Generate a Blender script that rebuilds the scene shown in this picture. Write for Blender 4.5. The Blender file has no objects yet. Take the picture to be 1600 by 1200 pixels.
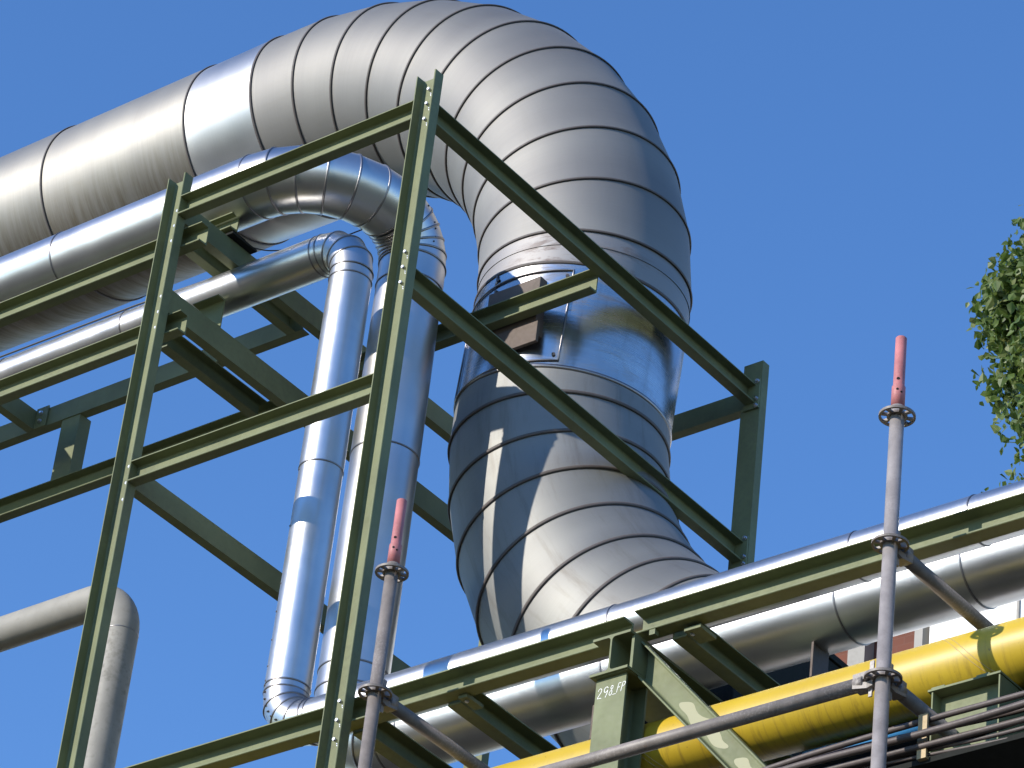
import bpy, bmesh, math, random
from mathutils import Vector, Matrix, Quaternion
random.seed(7)
S = bpy.context.scene
C = S.collection
EYE = 1.65            # eye height; all coordinates below are given from eye level
PI = math.pi

# ---------------------------------------------------------------- camera
cam_d = bpy.data.cameras.new('camera'); cam = bpy.data.objects.new('camera', cam_d); C.objects.link(cam)
RX, RD, RF = (0.78992, 0.60488, 0.10073), (-0.27762, 0.49924, -0.82078), (-0.54676, 0.62039, 0.56229)
m = Matrix(((RX[0], -RD[0], -RF[0]), (RX[1], -RD[1], -RF[1]), (RX[2], -RD[2], -RF[2])))
cam.matrix_world = Matrix.Translation((0, 0, EYE)) @ m.to_4x4()
cam_d.sensor_width = 36; cam_d.lens = 6018.45 / 1600 * 36
cam_d.clip_end = 2000
S.camera = cam

# ---------------------------------------------------------------- light
SUN_DIR = Vector((0.40, 1.0, -0.485)).normalized()      # direction the light travels
el = math.asin(-SUN_DIR.z); rot = math.atan2(-SUN_DIR.x, -SUN_DIR.y)
W = bpy.data.worlds.new('World'); S.world = W; W.use_nodes = True
nt = W.node_tree; bg = nt.nodes['Background']
sky = nt.nodes.new('ShaderNodeTexSky'); sky.sky_type = 'NISHITA'; sky.sun_disc = False
sky.sun_elevation = el; sky.sun_rotation = rot
sky.air_density = 1.0; sky.dust_density = 0.0; sky.ozone_density = 4.0
hs = nt.nodes.new('ShaderNodeHueSaturation'); hs.inputs['Saturation'].default_value = 1.15; hs.inputs['Hue'].default_value = 0.507
nt.links.new(sky.outputs[0], hs.inputs['Color']); nt.links.new(hs.outputs[0], bg.inputs[0]); bg.inputs[1].default_value = 0.15
sd = bpy.data.lights.new('sun', 'SUN'); sun = bpy.data.objects.new('sun', sd); C.objects.link(sun)
sd.energy = 3.3; sd.angle = math.radians(0.53); sd.color = (1.0, 0.93, 0.82)
sun.rotation_euler = SUN_DIR.to_track_quat('-Z', 'Y').to_euler(); sun.location = (0, -20, 30)
S.view_settings.view_transform = 'Standard'; S.view_settings.look = 'None'
S.view_settings.gamma = 1; S.view_settings.exposure = 0.75
S.render.engine = 'CYCLES'
S.cycles.max_bounces = 8

# ---------------------------------------------------------------- helpers
ORG = {}
def tag(o, label=None, cat=None, group=None, kind=None):
    if label: o['label'] = label
    if cat: o['category'] = cat
    if group: o['group'] = group
    if kind: o['kind'] = kind
    return o
def thing(name, label, cat, loc, group=None):
    o = bpy.data.objects.new(name, None); C.objects.link(o)
    o.location = (loc[0], loc[1], loc[2] + EYE); o.empty_display_size = 0.1
    ORG[o.name] = Vector(loc)
    return tag(o, label, cat, group)
class MB:
    """collects shapes (coordinates from eye level) and links them as one mesh object"""
    def __init__(s): s.b = bmesh.new(); s.uv = s.b.loops.layers.uv.new('UVMap')
    def poly(s, pts, smooth=False, uvs=None):
        vs = [s.b.verts.new(p) for p in pts]
        f = s.b.faces.new(vs); f.smooth = smooth
        if uvs:
            for l, t in zip(f.loops, uvs): l[s.uv].uv = t
        return f
    def grid(s, rows, close=True, smooth=True, uvs=None):
        V = [[s.b.verts.new(p) for p in r] for r in rows]
        n = len(rows[0])
        for i in range(len(rows) - 1):
            for j in range(n if close else n - 1):
                k = (j + 1) % n
                f = s.b.faces.new((V[i][j], V[i][k], V[i + 1][k], V[i + 1][j])); f.smooth = smooth
                if uvs:
                    u = uvs[0]; v = uvs[1]
                    for l, t in zip(f.loops, ((u[j], v[i]), (u[j + 1], v[i]), (u[j + 1], v[i + 1]), (u[j], v[i + 1]))):
                        l[s.uv].uv = t
        return V
    def prism(s, prof, A, B, U, Vv, capa=True, capb=True):
        """extrude closed 2D profile (u,v) from A to B"""
        A = Vector(A); B = Vector(B); U = Vector(U).normalized(); Vv = Vector(Vv).normalized()
        r0 = [A + U * u + Vv * v for u, v in prof]; r1 = [B + U * u + Vv * v for u, v in prof]
        V = s.grid([r0, r1], True, False)
        if capa: s.b.faces.new(list(reversed(V[0])))
        if capb: s.b.faces.new(V[1])
        return s
    def box(s, x0, x1, y0, y1, z0, z1, bev=0.0):
        t = bmesh.ops.create_cube(s.b, size=1.0)
        vs = t['verts']
        for v in vs:
            v.co = Vector(((x0 + x1) / 2 + v.co.x * (x1 - x0), (y0 + y1) / 2 + v.co.y * (y1 - y0), (z0 + z1) / 2 + v.co.z * (z1 - z0)))
        if bev:
            es = list({e for v in vs for e in v.link_edges})
            bmesh.ops.bevel(s.b, geom=es, offset=bev, segments=2, affect='EDGES', profile=0.6)
        return s
    def tube(s, pts, r, n=24, cap=True, smooth=True):
        """swept tube through points with shared rings"""
        P = [Vector(p) for p in pts]
        rr = r if isinstance(r, (list, tuple)) else [r] * len(P)
        d = (P[1] - P[0]).normalized()
        N = d.orthogonal().normalized()
        rows = []; L = 0; vv = []
        for i, p in enumerate(P):
            dn = (P[min(i + 1, len(P) - 1)] - P[max(i - 1, 0)]).normalized()
            N = (N - dn * N.dot(dn)).normalized(); Bn = dn.cross(N)
            rows.append([p + (N * math.cos(2 * PI * k / n) + Bn * math.sin(2 * PI * k / n)) * rr[i] for k in range(n)])
            if i: L += (p - P[i - 1]).length
            vv.append(L)
        us = [2 * PI * k / n * max(rr) for k in range(n + 1)]
        V = s.grid(rows, True, smooth, (us, vv))
        if cap:
            s.b.faces.new(list(reversed(V[0]))); s.b.faces.new(V[-1])
        return s
    def cyl(s, A, B, r, n=24, r2=None, cap=True):
        return s.tube([A, B], [r, r if r2 is None else r2], n, cap)
    def hexbolt(s, p, d, r, h):
        p = Vector(p); d = Vector(d).normalized(); a = d.orthogonal().normalized(); b = d.cross(a)
        rows = [[p + d * q * h + (a * math.cos(PI / 3 * k) + b * math.sin(PI / 3 * k)) * r * w for k in range(6)] for q, w in ((0, 1), (.8, 1), (1, .82))]
        V = s.grid(rows, True, False); s.b.faces.new(V[-1])
        return s
    def build(s, name, mat, parent=None):
        bmesh.ops.recalc_face_normals(s.b, faces=s.b.faces)
        o0 = Vector((0, 0, -EYE))
        if parent is not None:
            q = parent
            o0 = Vector((0, 0, 0)) if q is None else ORG[q.name]
        for v in s.b.verts: v.co -= o0
        me = bpy.data.meshes.new(name); s.b.to_mesh(me); s.b.free()
        if isinstance(mat, (list, tuple)):
            for mm in mat: me.materials.append(mm)
        else: me.materials.append(mat)
        o = bpy.data.objects.new(name, me); C.objects.link(o)
        if parent is not None:
            o.parent = parent; ORG[o.name] = o0 if parent.type == 'EMPTY' or True else o0
        return o
def sub(mb, name, mat, parent):
    return mb.build(name, mat, parent)
def dup(root, delta, label=None, group=None):
    r = root.copy(); C.objects.link(r); r.location = root.location + Vector(delta)
    ORG[r.name] = ORG[root.name] + Vector(delta)
    if label: r['label'] = label
    if group: r['group'] = group
    for ch in list(root.children):
        c = ch.copy(); C.objects.link(c); c.parent = r
        for g in list(ch.children):
            d = g.copy(); C.objects.link(d); d.parent = c
    return r

# ---------------------------------------------------------------- materials
def nodes(name):
    m_ = bpy.data.materials.new(name); m_.use_nodes = True
    t = m_.node_tree; return m_, t, t.nodes['Principled BSDF']
def N(t, typ, **kw):
    n = t.nodes.new(typ)
    for k, v in kw.items():
        if k.startswith('i_'):
            key = k[2:]; key = int(key) if key.isdigit() else key.replace('_', ' ')
            n.inputs[key].default_value = v
        else: setattr(n, k, v)
    return n
def ramp(t, fac, stops, interp='LINEAR'):
    r = t.nodes.new('ShaderNodeValToRGB'); r.color_ramp.interpolation = interp
    e = r.color_ramp.elements
    while len(e) < len(stops): e.new(0.5)
    for q, (p, c) in zip(e, stops):
        q.position = p; q.color = (c[0], c[1], c[2], 1) if isinstance(c, (tuple, list)) else (c, c, c, 1)
    t.links.new(fac, r.inputs[0]); return r
def mixc(t, fac, a, b, mode='MIX'):
    x = t.nodes.new('ShaderNodeMix'); x.data_type = 'RGBA'; x.blend_type = mode
    for sock, v in ((x.inputs[0], fac), (x.inputs[6], a), (x.inputs[7], b)):
        if hasattr(v, 'links'): t.links.new(v, sock)
        elif isinstance(v, (tuple, list)): sock.default_value = (v[0], v[1], v[2], 1)
        else: sock.default_value = v
    return x.outputs[2]
def noise(t, vec, scale, detail=4, rough=0.55, dist=0.0):
    n = N(t, 'ShaderNodeTexNoise'); n.inputs['Scale'].default_value = scale; n.inputs['Detail'].default_value = detail
    n.inputs['Roughness'].default_value = rough; n.inputs['Distortion'].default_value = dist
    if vec: t.links.new(vec, n.inputs['Vector'])
    return n.outputs['Fac']
def mapped(t, src, scale):
    mp = N(t, 'ShaderNodeMapping'); mp.inputs['Scale'].default_value = scale
    t.links.new(src, mp.inputs['Vector']); return mp.outputs[0]
def bump(t, p, h, strength, dist):
    b = N(t, 'ShaderNodeBump'); b.inputs['Strength'].default_value = strength; b.inputs['Distance'].default_value = dist
    t.links.new(h, b.inputs['Height']); t.links.new(b.outputs[0], p.inputs['Normal'])
    return b
def math_(t, op, a, b=0.0):
    x = t.nodes.new('ShaderNodeMath'); x.operation = op
    for s_, v in ((x.inputs[0], a), (x.inputs[1], b)):
        if hasattr(v, 'links'): t.links.new(v, s_)
        else: s_.default_value = v
    return x.outputs[0]

def metal(name, base, rough, streak=0.08, wob=0.15, wobscale=3.0, stain=0.0, aniso=0.0, spangle=0.0, tint=(0.75, 0.68, 0.55), met=1.0, lowz=None, scuff=0.0):
    m_, t, p = nodes(name)
    tc = N(t, 'ShaderNodeTexCoord'); uv = tc.outputs['UV']; ob = tc.outputs['Object']
    st = noise(t, mapped(t, uv, (1.2, 260, 1)), 1.0, 5, 0.7)          # fine marks running round the pipe
    st2 = noise(t, mapped(t, uv, (3.5, 30, 1)), 1.0, 3, 0.6)
    blot = noise(t, ob, 2.3, 5, 0.6)
    fine = noise(t, ob, 60, 3, 0.6)
    c = ramp(t, blot, [(0.3, [x * 0.9 for x in base]), (0.7, base)]).outputs[0]
    c = mixc(t, math_(t, 'MULTIPLY', ramp(t, st, [(0.35, 0.0), (0.75, 1.0)]).outputs[0], streak * 2), c, [x * 0.72 for x in base])
    if stain:
        drip = noise(t, mapped(t, uv, (14, 1.3, 1)), 1.0, 6, 0.72)
        c = mixc(t, math_(t, 'MULTIPLY', ramp(t, drip, [(0.52, 0.0), (0.74, 1.0)]).outputs[0], stain), c, [base[i] * tint[i] * 0.8 for i in range(3)])
    gv = noise(t, mapped(t, uv, (0.0, 3.3, 0.0)), 1.0, 1, 0.5)
    c = mixc(t, ramp(t, gv, [(0.35, 0.0), (0.65, 1.0)]).outputs[0], mixc(t, 1.0, c, (0.86, 0.86, 0.88), 'MULTIPLY'), c)
    metal_in = None
    if scuff:
        sc = noise(t, mapped(t, uv, (5, 22, 1)), 1.0, 8, 0.75, 0.6); sc2 = noise(t, ob, 1.6, 3)
        k = math_(t, 'MULTIPLY', ramp(t, sc, [(0.5, 0.0), (0.62, 1.0)]).outputs[0], ramp(t, sc2, [(0.45, 0.0), (0.62, 1.0)]).outputs[0])
        k = math_(t, 'MULTIPLY', k, scuff); c = mixc(t, k, c, (0.13, 0.085, 0.07)); metal_in = math_(t, 'MULTIPLY', math_(t, 'SUBTRACT', 1.0, k), met)
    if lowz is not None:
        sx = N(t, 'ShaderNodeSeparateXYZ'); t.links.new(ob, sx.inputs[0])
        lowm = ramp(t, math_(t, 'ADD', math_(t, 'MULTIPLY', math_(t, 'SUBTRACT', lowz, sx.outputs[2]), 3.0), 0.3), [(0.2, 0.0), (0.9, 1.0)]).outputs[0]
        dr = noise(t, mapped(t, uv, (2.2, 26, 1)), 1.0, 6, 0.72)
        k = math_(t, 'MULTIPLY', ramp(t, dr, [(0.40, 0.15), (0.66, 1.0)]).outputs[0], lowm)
        c = mixc(t, math_(t, 'MULTIPLY', k, 0.8), c, (0.15, 0.115, 0.06))  # brown underside: streaky dirt, with the warm ground reflection put into the colour
    t.links.new(c, p.inputs['Base Color'])
    p.inputs['Metallic'].default_value = met
    if metal_in is not None: t.links.new(metal_in, p.inputs['Metallic'])
    r = math_(t, 'ADD', math_(t, 'MULTIPLY', math_(t, 'SUBTRACT', st, 0.5), streak * 1.6), rough)
    r = math_(t, 'ADD', r, math_(t, 'MULTIPLY', math_(t, 'SUBTRACT', blot, 0.5), 0.14))
    if spangle:
        vo = N(t, 'ShaderNodeTexVoronoi'); vo.inputs['Scale'].default_value = 90; t.links.new(ob, vo.inputs['Vector'])
        r = math_(t, 'ADD', r, math_(t, 'MULTIPLY', math_(t, 'SUBTRACT', vo.outputs['Distance'], 0.3), spangle))
    r = math_(t, 'MAXIMUM', r, 0.06)
    t.links.new(r, p.inputs['Roughness'])
    p.inputs['Anisotropic'].default_value = aniso
    big = noise(t, ob, wobscale, 2, 0.4)
    h = math_(t, 'ADD', math_(t, 'MULTIPLY', big, 1.0), math_(t, 'MULTIPLY', st2, 0.05))
    h = math_(t, 'ADD', h, math_(t, 'MULTIPLY', fine, 0.01))
    h = math_(t, 'ADD', h, math_(t, 'MULTIPLY', st, 0.012))
    bump(t, p, h, wob, 0.05)
    return m_
def paint(name, base, rough=0.5, dirt=0.35, rust=0.0, scale=6, spec=0.35, dirtc=(0.09, 0.08, 0.06), var=1.0):
    m_, t, p = nodes(name)
    tc = N(t, 'ShaderNodeTexCoord'); ob = tc.outputs['Object']
    a = noise(t, ob, scale, 6, 0.62); b = noise(t, ob, scale * 9, 4, 0.6); c3 = noise(t, ob, 1.4, 3)
    c = ramp(t, a, [(0.3, [x * (1 - 0.14 * var) for x in base]), (0.7, [min(1, x * (1 + 0.08 * var)) for x in base])]).outputs[0]
    c = mixc(t, math_(t, 'MULTIPLY', ramp(t, math_(t, 'MULTIPLY', b, c3), [(0.27, 0.0), (0.42, 1.0)]).outputs[0], dirt), c, dirtc)
    if rust:
        rr = ramp(t, noise(t, ob, scale * 3, 8, 0.7), [(0.62, 0.0), (0.72, 1.0)]).outputs[0]
        c = mixc(t, math_(t, 'MULTIPLY', rr, rust), c, (0.19, 0.085, 0.045))
    t.links.new(c, p.inputs['Base Color'])
    t.links.new(ramp(t, b, [(0.2, rough - 0.08), (0.8, rough + 0.12)]).outputs[0], p.inputs['Roughness'])
    p.inputs['Specular IOR Level'].default_value = spec
    bump(t, p, math_(t, 'ADD', b, math_(t, 'MULTIPLY', a, 2)), 0.12, 0.002)
    return m_

M_GREEN = paint('green_steel_paint', (0.168, 0.187, 0.098), 0.52, 0.35, 0.22, 5, spec=0.2, dirtc=(0.12, 0.12, 0.085), var=1.4)
M_BOLT = metal('zinc_bolt', (0.75, 0.75, 0.76), 0.28, 0.0, 0.0)
M_BIG = metal('dull_aluminium', (0.29, 0.282, 0.265), 0.66, 0.08, 0.10, 2.2, 0.10, 0.25, met=0.7)
M_BIGOLD = metal('weathered_aluminium', (0.30, 0.30, 0.285), 0.62, 0.08, 0.14, 2.2, 0.45, 0.2, 0, (0.6, 0.5, 0.4), met=0.72)
M_BIGNEW = metal('new_aluminium', (0.62, 0.62, 0.61), 0.46, 0.10, 0.08, 2.2, 0.0, 0.35)
M_BIGSTAIN = metal('scuffed_aluminium', (0.33, 0.32, 0.31), 0.6, 0.06, 0.12, 2.2, 0.0, 0.2, scuff=0.85, met=0.7)
M_BIGH = metal('stained_ground_reflection_aluminium', (0.36, 0.345, 0.31), 0.58, 0.13, 0.12, 2.2, 0.10, 0.25, met=0.8, lowz=1.95)  # underside carries drip streaks and a painted ground reflection
M_SLEEVE = metal('shiny_sleeve_sheet', (0.55, 0.56, 0.57), 0.27, 0.05, 0.22, 2.6, 0.45, 0.0, 0, (0.5, 0.42, 0.36), scuff=0.5)
M_MED = metal('bright_cladding', (0.70, 0.69, 0.68), 0.35, 0.06, 0.06, 6, 0.05, 0.2, 0.02)
M_SMALL = metal('galvanised_cladding', (0.70, 0.70, 0.69), 0.34, 0.05, 0.06, 7, 0.04, 0.2, 0.03)
M_SEAM = paint('dark_sealant', (0.10, 0.085, 0.08), 0.55, 0.5, 0.3, 9)
M_SEAM2 = metal('seam_bead', (0.34, 0.32, 0.32), 0.38, 0.0, 0.0)
M_SCREW = paint('screw_head', (0.07, 0.065, 0.065), 0.4, 0.2)
M_SCAF = paint('weathered_scaffold_steel', (0.21, 0.18, 0.16), 0.5, 0.75, 0.55, 14, 0.5, (0.40, 0.36, 0.33), 2.4)
M_SCAFG = paint('galvanised_scaffold_steel', (0.30, 0.27, 0.26), 0.42, 0.6, 0.25, 14, 0.55, (0.16, 0.13, 0.12), 2.2)
M_RED = paint('faded_red_paint', (0.46, 0.17, 0.17), 0.5, 0.7, 0.25, 16, 0.3, (0.36, 0.27, 0.25), 2.0)
M_YEL = None
M_BLUE = paint('blue_paint', (0.06, 0.27, 0.56), 0.4, 0.2)
M_PALE = paint('pale_grey_paint', (0.29, 0.275, 0.245), 0.6, 0.5, 0.1, 4, var=1.6)
M_LUG = paint('brown_primer', (0.11, 0.08, 0.065), 0.6, 0.35, 0.3)
M_CABLE = paint('grey_cable_jacket', (0.10, 0.08, 0.075), 0.5, 0.4, 0.0, 12, var=2)
M_CLIP = paint('tan_clip', (0.42, 0.31, 0.16), 0.5, 0.3)
M_BLACK = paint('black_tray', (0.022, 0.023, 0.021), 0.85, 0.2, spec=0.1)
M_HOLE = paint('dark_hole', (0.012, 0.012, 0.012), 0.9, 0.0)
M_WHITE = paint('white_chalk', (0.85, 0.85, 0.82), 0.8, 0.05)
M_CONC = paint('concrete', (0.36, 0.34, 0.31), 0.8, 0.3, 0, 1.0)
M_WALL = paint('white_wall_sheet', (0.82, 0.82, 0.80), 0.5, 0.08, 0, 0.6)
def yellow():
    m_, t, p = nodes('yellow_pipe_paint')
    tc = N(t, 'ShaderNodeTexCoord'); uv = tc.outputs['UV']; ob = tc.outputs['Object']
    a = noise(t, ob, 3, 5)
    c = ramp(t, a, [(0.3, (0.46, 0.31, 0.018)), (0.7, (0.53, 0.37, 0.028))]).outputs[0]
    drip = noise(t, mapped(t, uv, (4.0, 34, 1)), 1.0, 7, 0.78, 0.8)
    sx = N(t, 'ShaderNodeSeparateXYZ'); t.links.new(ob, sx.inputs[0])
    low = ramp(t, math_(t, 'ADD', math_(t, 'MULTIPLY', sx.outputs[2], -4.0), 0.4), [(0.2, 0.0), (0.85, 1.0)]).outputs[0]
    k = math_(t, 'MULTIPLY', ramp(t, drip, [(0.50, 0.0), (0.66, 1.0)]).outputs[0], low)
    c = mixc(t, math_(t, 'MULTIPLY', k, 0.6), c, (0.13, 0.075, 0.025))
    sp = ramp(t, noise(t, ob, 55, 3), [(0.70, 0.0), (0.74, 1.0)]).outputs[0]
    c = mixc(t, math_(t, 'MULTIPLY', sp, 0.5), c, (0.12, 0.07, 0.03))
    t.links.new(c, p.inputs['Base Color']); p.inputs['Roughness'].default_value = 0.42
    bump(t, p, noise(t, ob, 30, 4), 0.08, 0.003)
    return m_
M_YEL = yellow()
def brick():
    m_, t, p = nodes('red_brick')
    tc = N(t, 'ShaderNodeTexCoord'); ob = tc.outputs['Object']
    mp = N(t, 'ShaderNodeMapping'); mp.inputs['Rotation'].default_value = (PI / 2, 0, 0); t.links.new(ob, mp.inputs[0])
    b = N(t, 'ShaderNodeTexBrick'); t.links.new(mp.outputs[0], b.inputs[0])
    b.inputs['Scale'].default_value = 4; b.inputs['Mortar Size'].default_value = 0.012
    b.inputs['Color1'].default_value = (0.15, 0.046, 0.026, 1); b.inputs['Color2'].default_value = (0.125, 0.040, 0.024, 1)
    b.inputs['Mortar'].default_value = (0.135, 0.055, 0.038, 1)
    t.links.new(b.outputs[0], p.inputs['Base Color']); p.inputs['Roughness'].default_value = 0.85
    return m_
M_BRICK = brick()
def ground_mat():
    m_, t, p = nodes('yard_ground')
    tc = N(t, 'ShaderNodeTexCoord'); ob = tc.outputs['Object']
    a = noise(t, ob, 0.15, 6, 0.6); b = noise(t, ob, 4, 6, 0.7)
    c = ramp(t, a, [(0.38, (0.045, 0.034, 0.018)), (0.5, (0.03, 0.026, 0.014)), (0.62, (0.05, 0.04, 0.025))]).outputs[0]
    c = mixc(t, b, c, (0.03, 0.024, 0.014)); t.links.new(c, p.inputs['Base Color']); p.inputs['Roughness'].default_value = 0.9
    return m_
M_GROUND = ground_mat()

# ---------------------------------------------------------------- setting
g = MB(); g.poly([(-600, -600, -EYE), (600, -600, -EYE), (600, 900, -EYE), (-600, 900, -EYE)])
tag(g.build('ground', M_GROUND), kind='structure')

# ---------------------------------------------------------------- steel profiles
def upn(h=0.1, b=0.05, tw=0.006, tf=0.0075, r=0.007):
    """channel: web back at u=0, flanges towards +u, v from 0 to h"""
    pr = [(0, 0), (b - 0.002, 0), (b, 0.002), (b, tf - 0.001)]
    for k in range(4):
        a = PI / 2 * k / 3
        pr.append((tw + r - r * math.sin(a), tf + 0.001 + r - r * math.cos(a)))
    for k in range(4):
        a = PI / 2 * k / 3
        pr.append((tw + r - r * math.cos(a), h - tf - 0.001 - r + r * math.sin(a)))
    pr += [(b, h - tf + 0.001), (b, h - 0.002), (b - 0.002, h), (0, h)]
    return pr
def hprof(w=0.16, h=0.15, tw=0.007, tf=0.010, r=0.013):
    """H section centred on u, v from 0 to h"""
    q = w / 2; pr = [(-q, 0), (q, 0), (q, tf)]
    for k in range(5):
        a = PI / 2 * k / 4; pr.append((tw / 2 + r - r * math.sin(a), tf + r - r * math.cos(a)))
    for k in range(5):
        a = PI / 2 * k / 4; pr.append((tw / 2 + r - r * math.cos(a), h - tf - r + r * math.sin(a)))
    pr += [(q, h - tf), (q, h), (-q, h), (-q, h - tf)]
    for k in range(5):
        a = PI / 2 * k / 4; pr.append((-tw / 2 - r + r * math.sin(a), h - tf - r + r * math.cos(a)))
    for k in range(5):
        a = PI / 2 * k / 4; pr.append((-tw / 2 - r + r * math.cos(a), tf + r - r * math.sin(a)))
    pr += [(-q, tf)]
    return pr
X_, Y_, Z_ = Vector((1, 0, 0)), Vector((0, 1, 0)), Vector((0, 0, 1))
U100 = upn()
def beam(parent, A, B, U, V, prof=U100, name='beam', label=None):
    o = MB().prism(prof, A, B, U, V).build(name, M_GREEN, parent)
    if label: o['label'] = label
    return o
def bolt(parent, p, d, r=0.0115, head=0.007, shank=0.022, nut=True):
    """threaded end with nut standing off a web"""
    p = Vector(p); d = Vector(d).normalized()
    b = MB(); b.cyl(p, p + d * 0.0025, r * 1.35, 16)
    if nut: b.hexbolt(p + d * 0.0025, d, r, 0.009)
    b.cyl(p, p + d * shank, r * 0.56, 12)
    b.build('bolt', M_BOLT, parent)

# ================================================================ pipe support frame (tower)
FR = thing('pipe_support_frame', 'tall open frame of green painted steel channels standing round the pipe bends', 'steel frame', (-9.2, 10.1, -EYE))
# columns
L0, L1, M0, M1 = -9.933, -9.833, -8.563, -8.461
cL = beam(FR, (L0, 8.95, -EYE), (L0, 8.95, 9.843), -Y_, X_, name='column')
cM = beam(FR, (M0, 8.95, -EYE), (M0, 8.95, 9.839), -Y_, X_, upn(0.102), name='column')
cR = beam(FR, (M0, 11.26, -EYE), (M0, 11.26, 9.84), Y_, X_, upn(0.102, 0.05), name='column')
cB = beam(FR, (L0, 11.26, -EYE), (L0, 11.26, 9.84), Y_, X_, name='column')
# front cross beams (open side to the front)
bA = beam(FR, (L1 + .001, 8.949, 9.617), (M0 - .001, 8.949, 9.617), -Y_, Z_)
bB = beam(FR, (L1 + .001, 8.949, 8.262), (M0 - .001, 8.949, 8.262), -Y_, Z_)
# side beams on the right (open to the right)
D1 = beam(FR, (-8.533, 8.952, 9.612), (-8.533, 11.248, 9.612), X_, Z_)
D2 = beam(FR, (-8.533, 8.952, 8.786), (-8.533, 11.248, 8.786), X_, Z_)
# end plates on the rear column
for z in (9.612, 8.786):
    q = MB().box(-8.545, -8.462, 11.2485, 11.2585, z - 0.03, z + 0.125, 0.001).build('end_plate', M_GREEN, FR)
    for (x, zz) in ((-8.475, z + 0.112), (-8.475, z + 0.018), (-8.475, z - 0.018)):
        bolt(q, (x, 11.2485, zz), -Y_, 0.0085, shank=0.012)
# side beams on the left (flat back to the right)
F1 = beam(FR, (-9.850, 8.952, 9.617), (-9.850, 11.258, 9.617), -X_, Z_)
F2 = beam(FR, (-9.850, 8.952, 9.150), (-9.850, 11.258, 9.150), -X_, Z_, upn(0.115, 0.052))
F3 = beam(FR, (-9.850, 8.952, 8.266), (-9.850, 11.258, 8.266), -X_, Z_)
# rear beam and the bearer of the large pipe
E2 = beam(FR, (L1 + .001, 11.272, 9.610), (M0 - .001, 11.272, 9.610), Y_, Z_)
E1 = beam(FR, (-9.849, 10.150, 9.530), (-8.534, 10.150, 9.530), -Y_, Z_)
# bolts through the webs of the front columns
for (px, col) in ((-9.872, cL), (-8.500, cM)):
    zs = [9.755, 9.67, 9.585]
    if col is cL: zs = [9.665, 9.585, 9.505, 9.215, 9.135, 9.055, 8.36, 8.28, 8.20]
    else: zs = [9.755, 9.680, 9.600, 8.93, 8.855, 8.78, 6.885, 6.805, 6.725]
    for z in zs: bolt(col, (px + 0.004, 8.9435, z), -Y_, 0.0115, shank=0.038 if col is cM else 0.019)
# empty bolt holes on the right column web
for z in (8.40, 8.32, 8.245):
    MB().cyl((-8.500, 8.9432, z), (-8.500, 8.9437, z), 0.0075, 16).build('bolt_hole', M_HOLE, cM)

# ================================================================ upper rack going left
UR = thing('upper_pipe_rack', 'green steel ladder rack running left behind the narrow left column', 'pipe rack', (-11.0, 9.34, 9.0))
beam(UR, (-17, 9.005, 9.480), (-9.735, 9.005, 9.480), -Y_, Z_)
beam(UR, (-17, 9.005, 9.030), (-9.765, 9.005, 9.030), -Y_, Z_)
KY = 9.870
beam(UR, (-17, KY, 9.667), (-9.965, KY, 9.667), Y_, Z_)
beam(UR, (-17, KY, 9.183), (-9.965, KY, 9.183), -Y_, Z_)
beam(UR, (-10.053, 9.13, 9.667), (-10.053, KY - .001, 9.667), X_, Z_)
beam(UR, (-10.105, 9.18, 9.183), (-10.105, KY - .052, 9.183), X_, Z_)
for i in range(3):
    x = -11.60 - 1.6 * i
    beam(UR, (x, 8.97, 9.667), (x, KY - .001, 9.667), -X_, Z_)
    q = MB().box(x + 0.001, x + 0.077, KY - .009, KY - .001, 9.665, 9.777, 0.001).build('end_plate', M_GREEN, UR)
    bolt(q, (x + 0.035, KY - .009, 9.745), -Y_, 0.008, shank=0.012)
    bolt(q, (x + 0.035, KY - .009, 9.70), -Y_, 0.008, shank=0.012)
for i in range(3):
    x = -11.425 - 1.6 * i
    beam(UR, (x, KY + .005, 9.2835), (x, KY + .005, 9.6665), Y_, X_, upn(0.114, 0.075), name='post')

# ================================================================ lower pipe rack
LR = thing('lower_pipe_rack', 'green steel rack with slanted brace carrying the long pipes at lower right', 'pipe rack', (-7.25, 9.6, -EYE))
RAILP = upn(0.100, 0.062)
r1 = beam(LR, (-17, 9.012, 6.812), (-7.243, 9.012, 6.812), -Y_, Z_, RAILP, name='rail')
r2 = beam(LR, (-7.198, 9.012, 6.822), (-2.5, 9.012, 6.822), -Y_, Z_, RAILP, name='rail')
TS = beam(LR, (-7.246, 8.90, 6.658), (-7.246, 11.2, 6.658), X_, Z_, hprof(0.162, 0.152), name='cross_beam')
for x in (-8.505, -8.060, -7.068, -5.55, -4.4):
    beam(LR, (x, 9.0135, 6.798), (x, 11.2, 6.798), X_, Z_, upn(0.1, 0.06), name='cross_beam')
# rear rail of the lower rack
beam(LR, (-17, 11.23, 6.708), (-2.5, 11.23, 6.708), -Y_, Z_, name='rail')
# post with handwriting: flat flange to the front
PO = MB().prism(hprof(0.128, 0.125, 0.008, 0.009, 0.012), (-7.249, 8.925, -EYE), (-7.249, 8.925, 6.655), X_, Y_).build('post', M_GREEN, LR)
# cap plate
MB().box(-7.32, -7.17, 8.91, 9.06, 6.6552, 6.6575).build('cap_plate', M_GREEN, LR)
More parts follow.
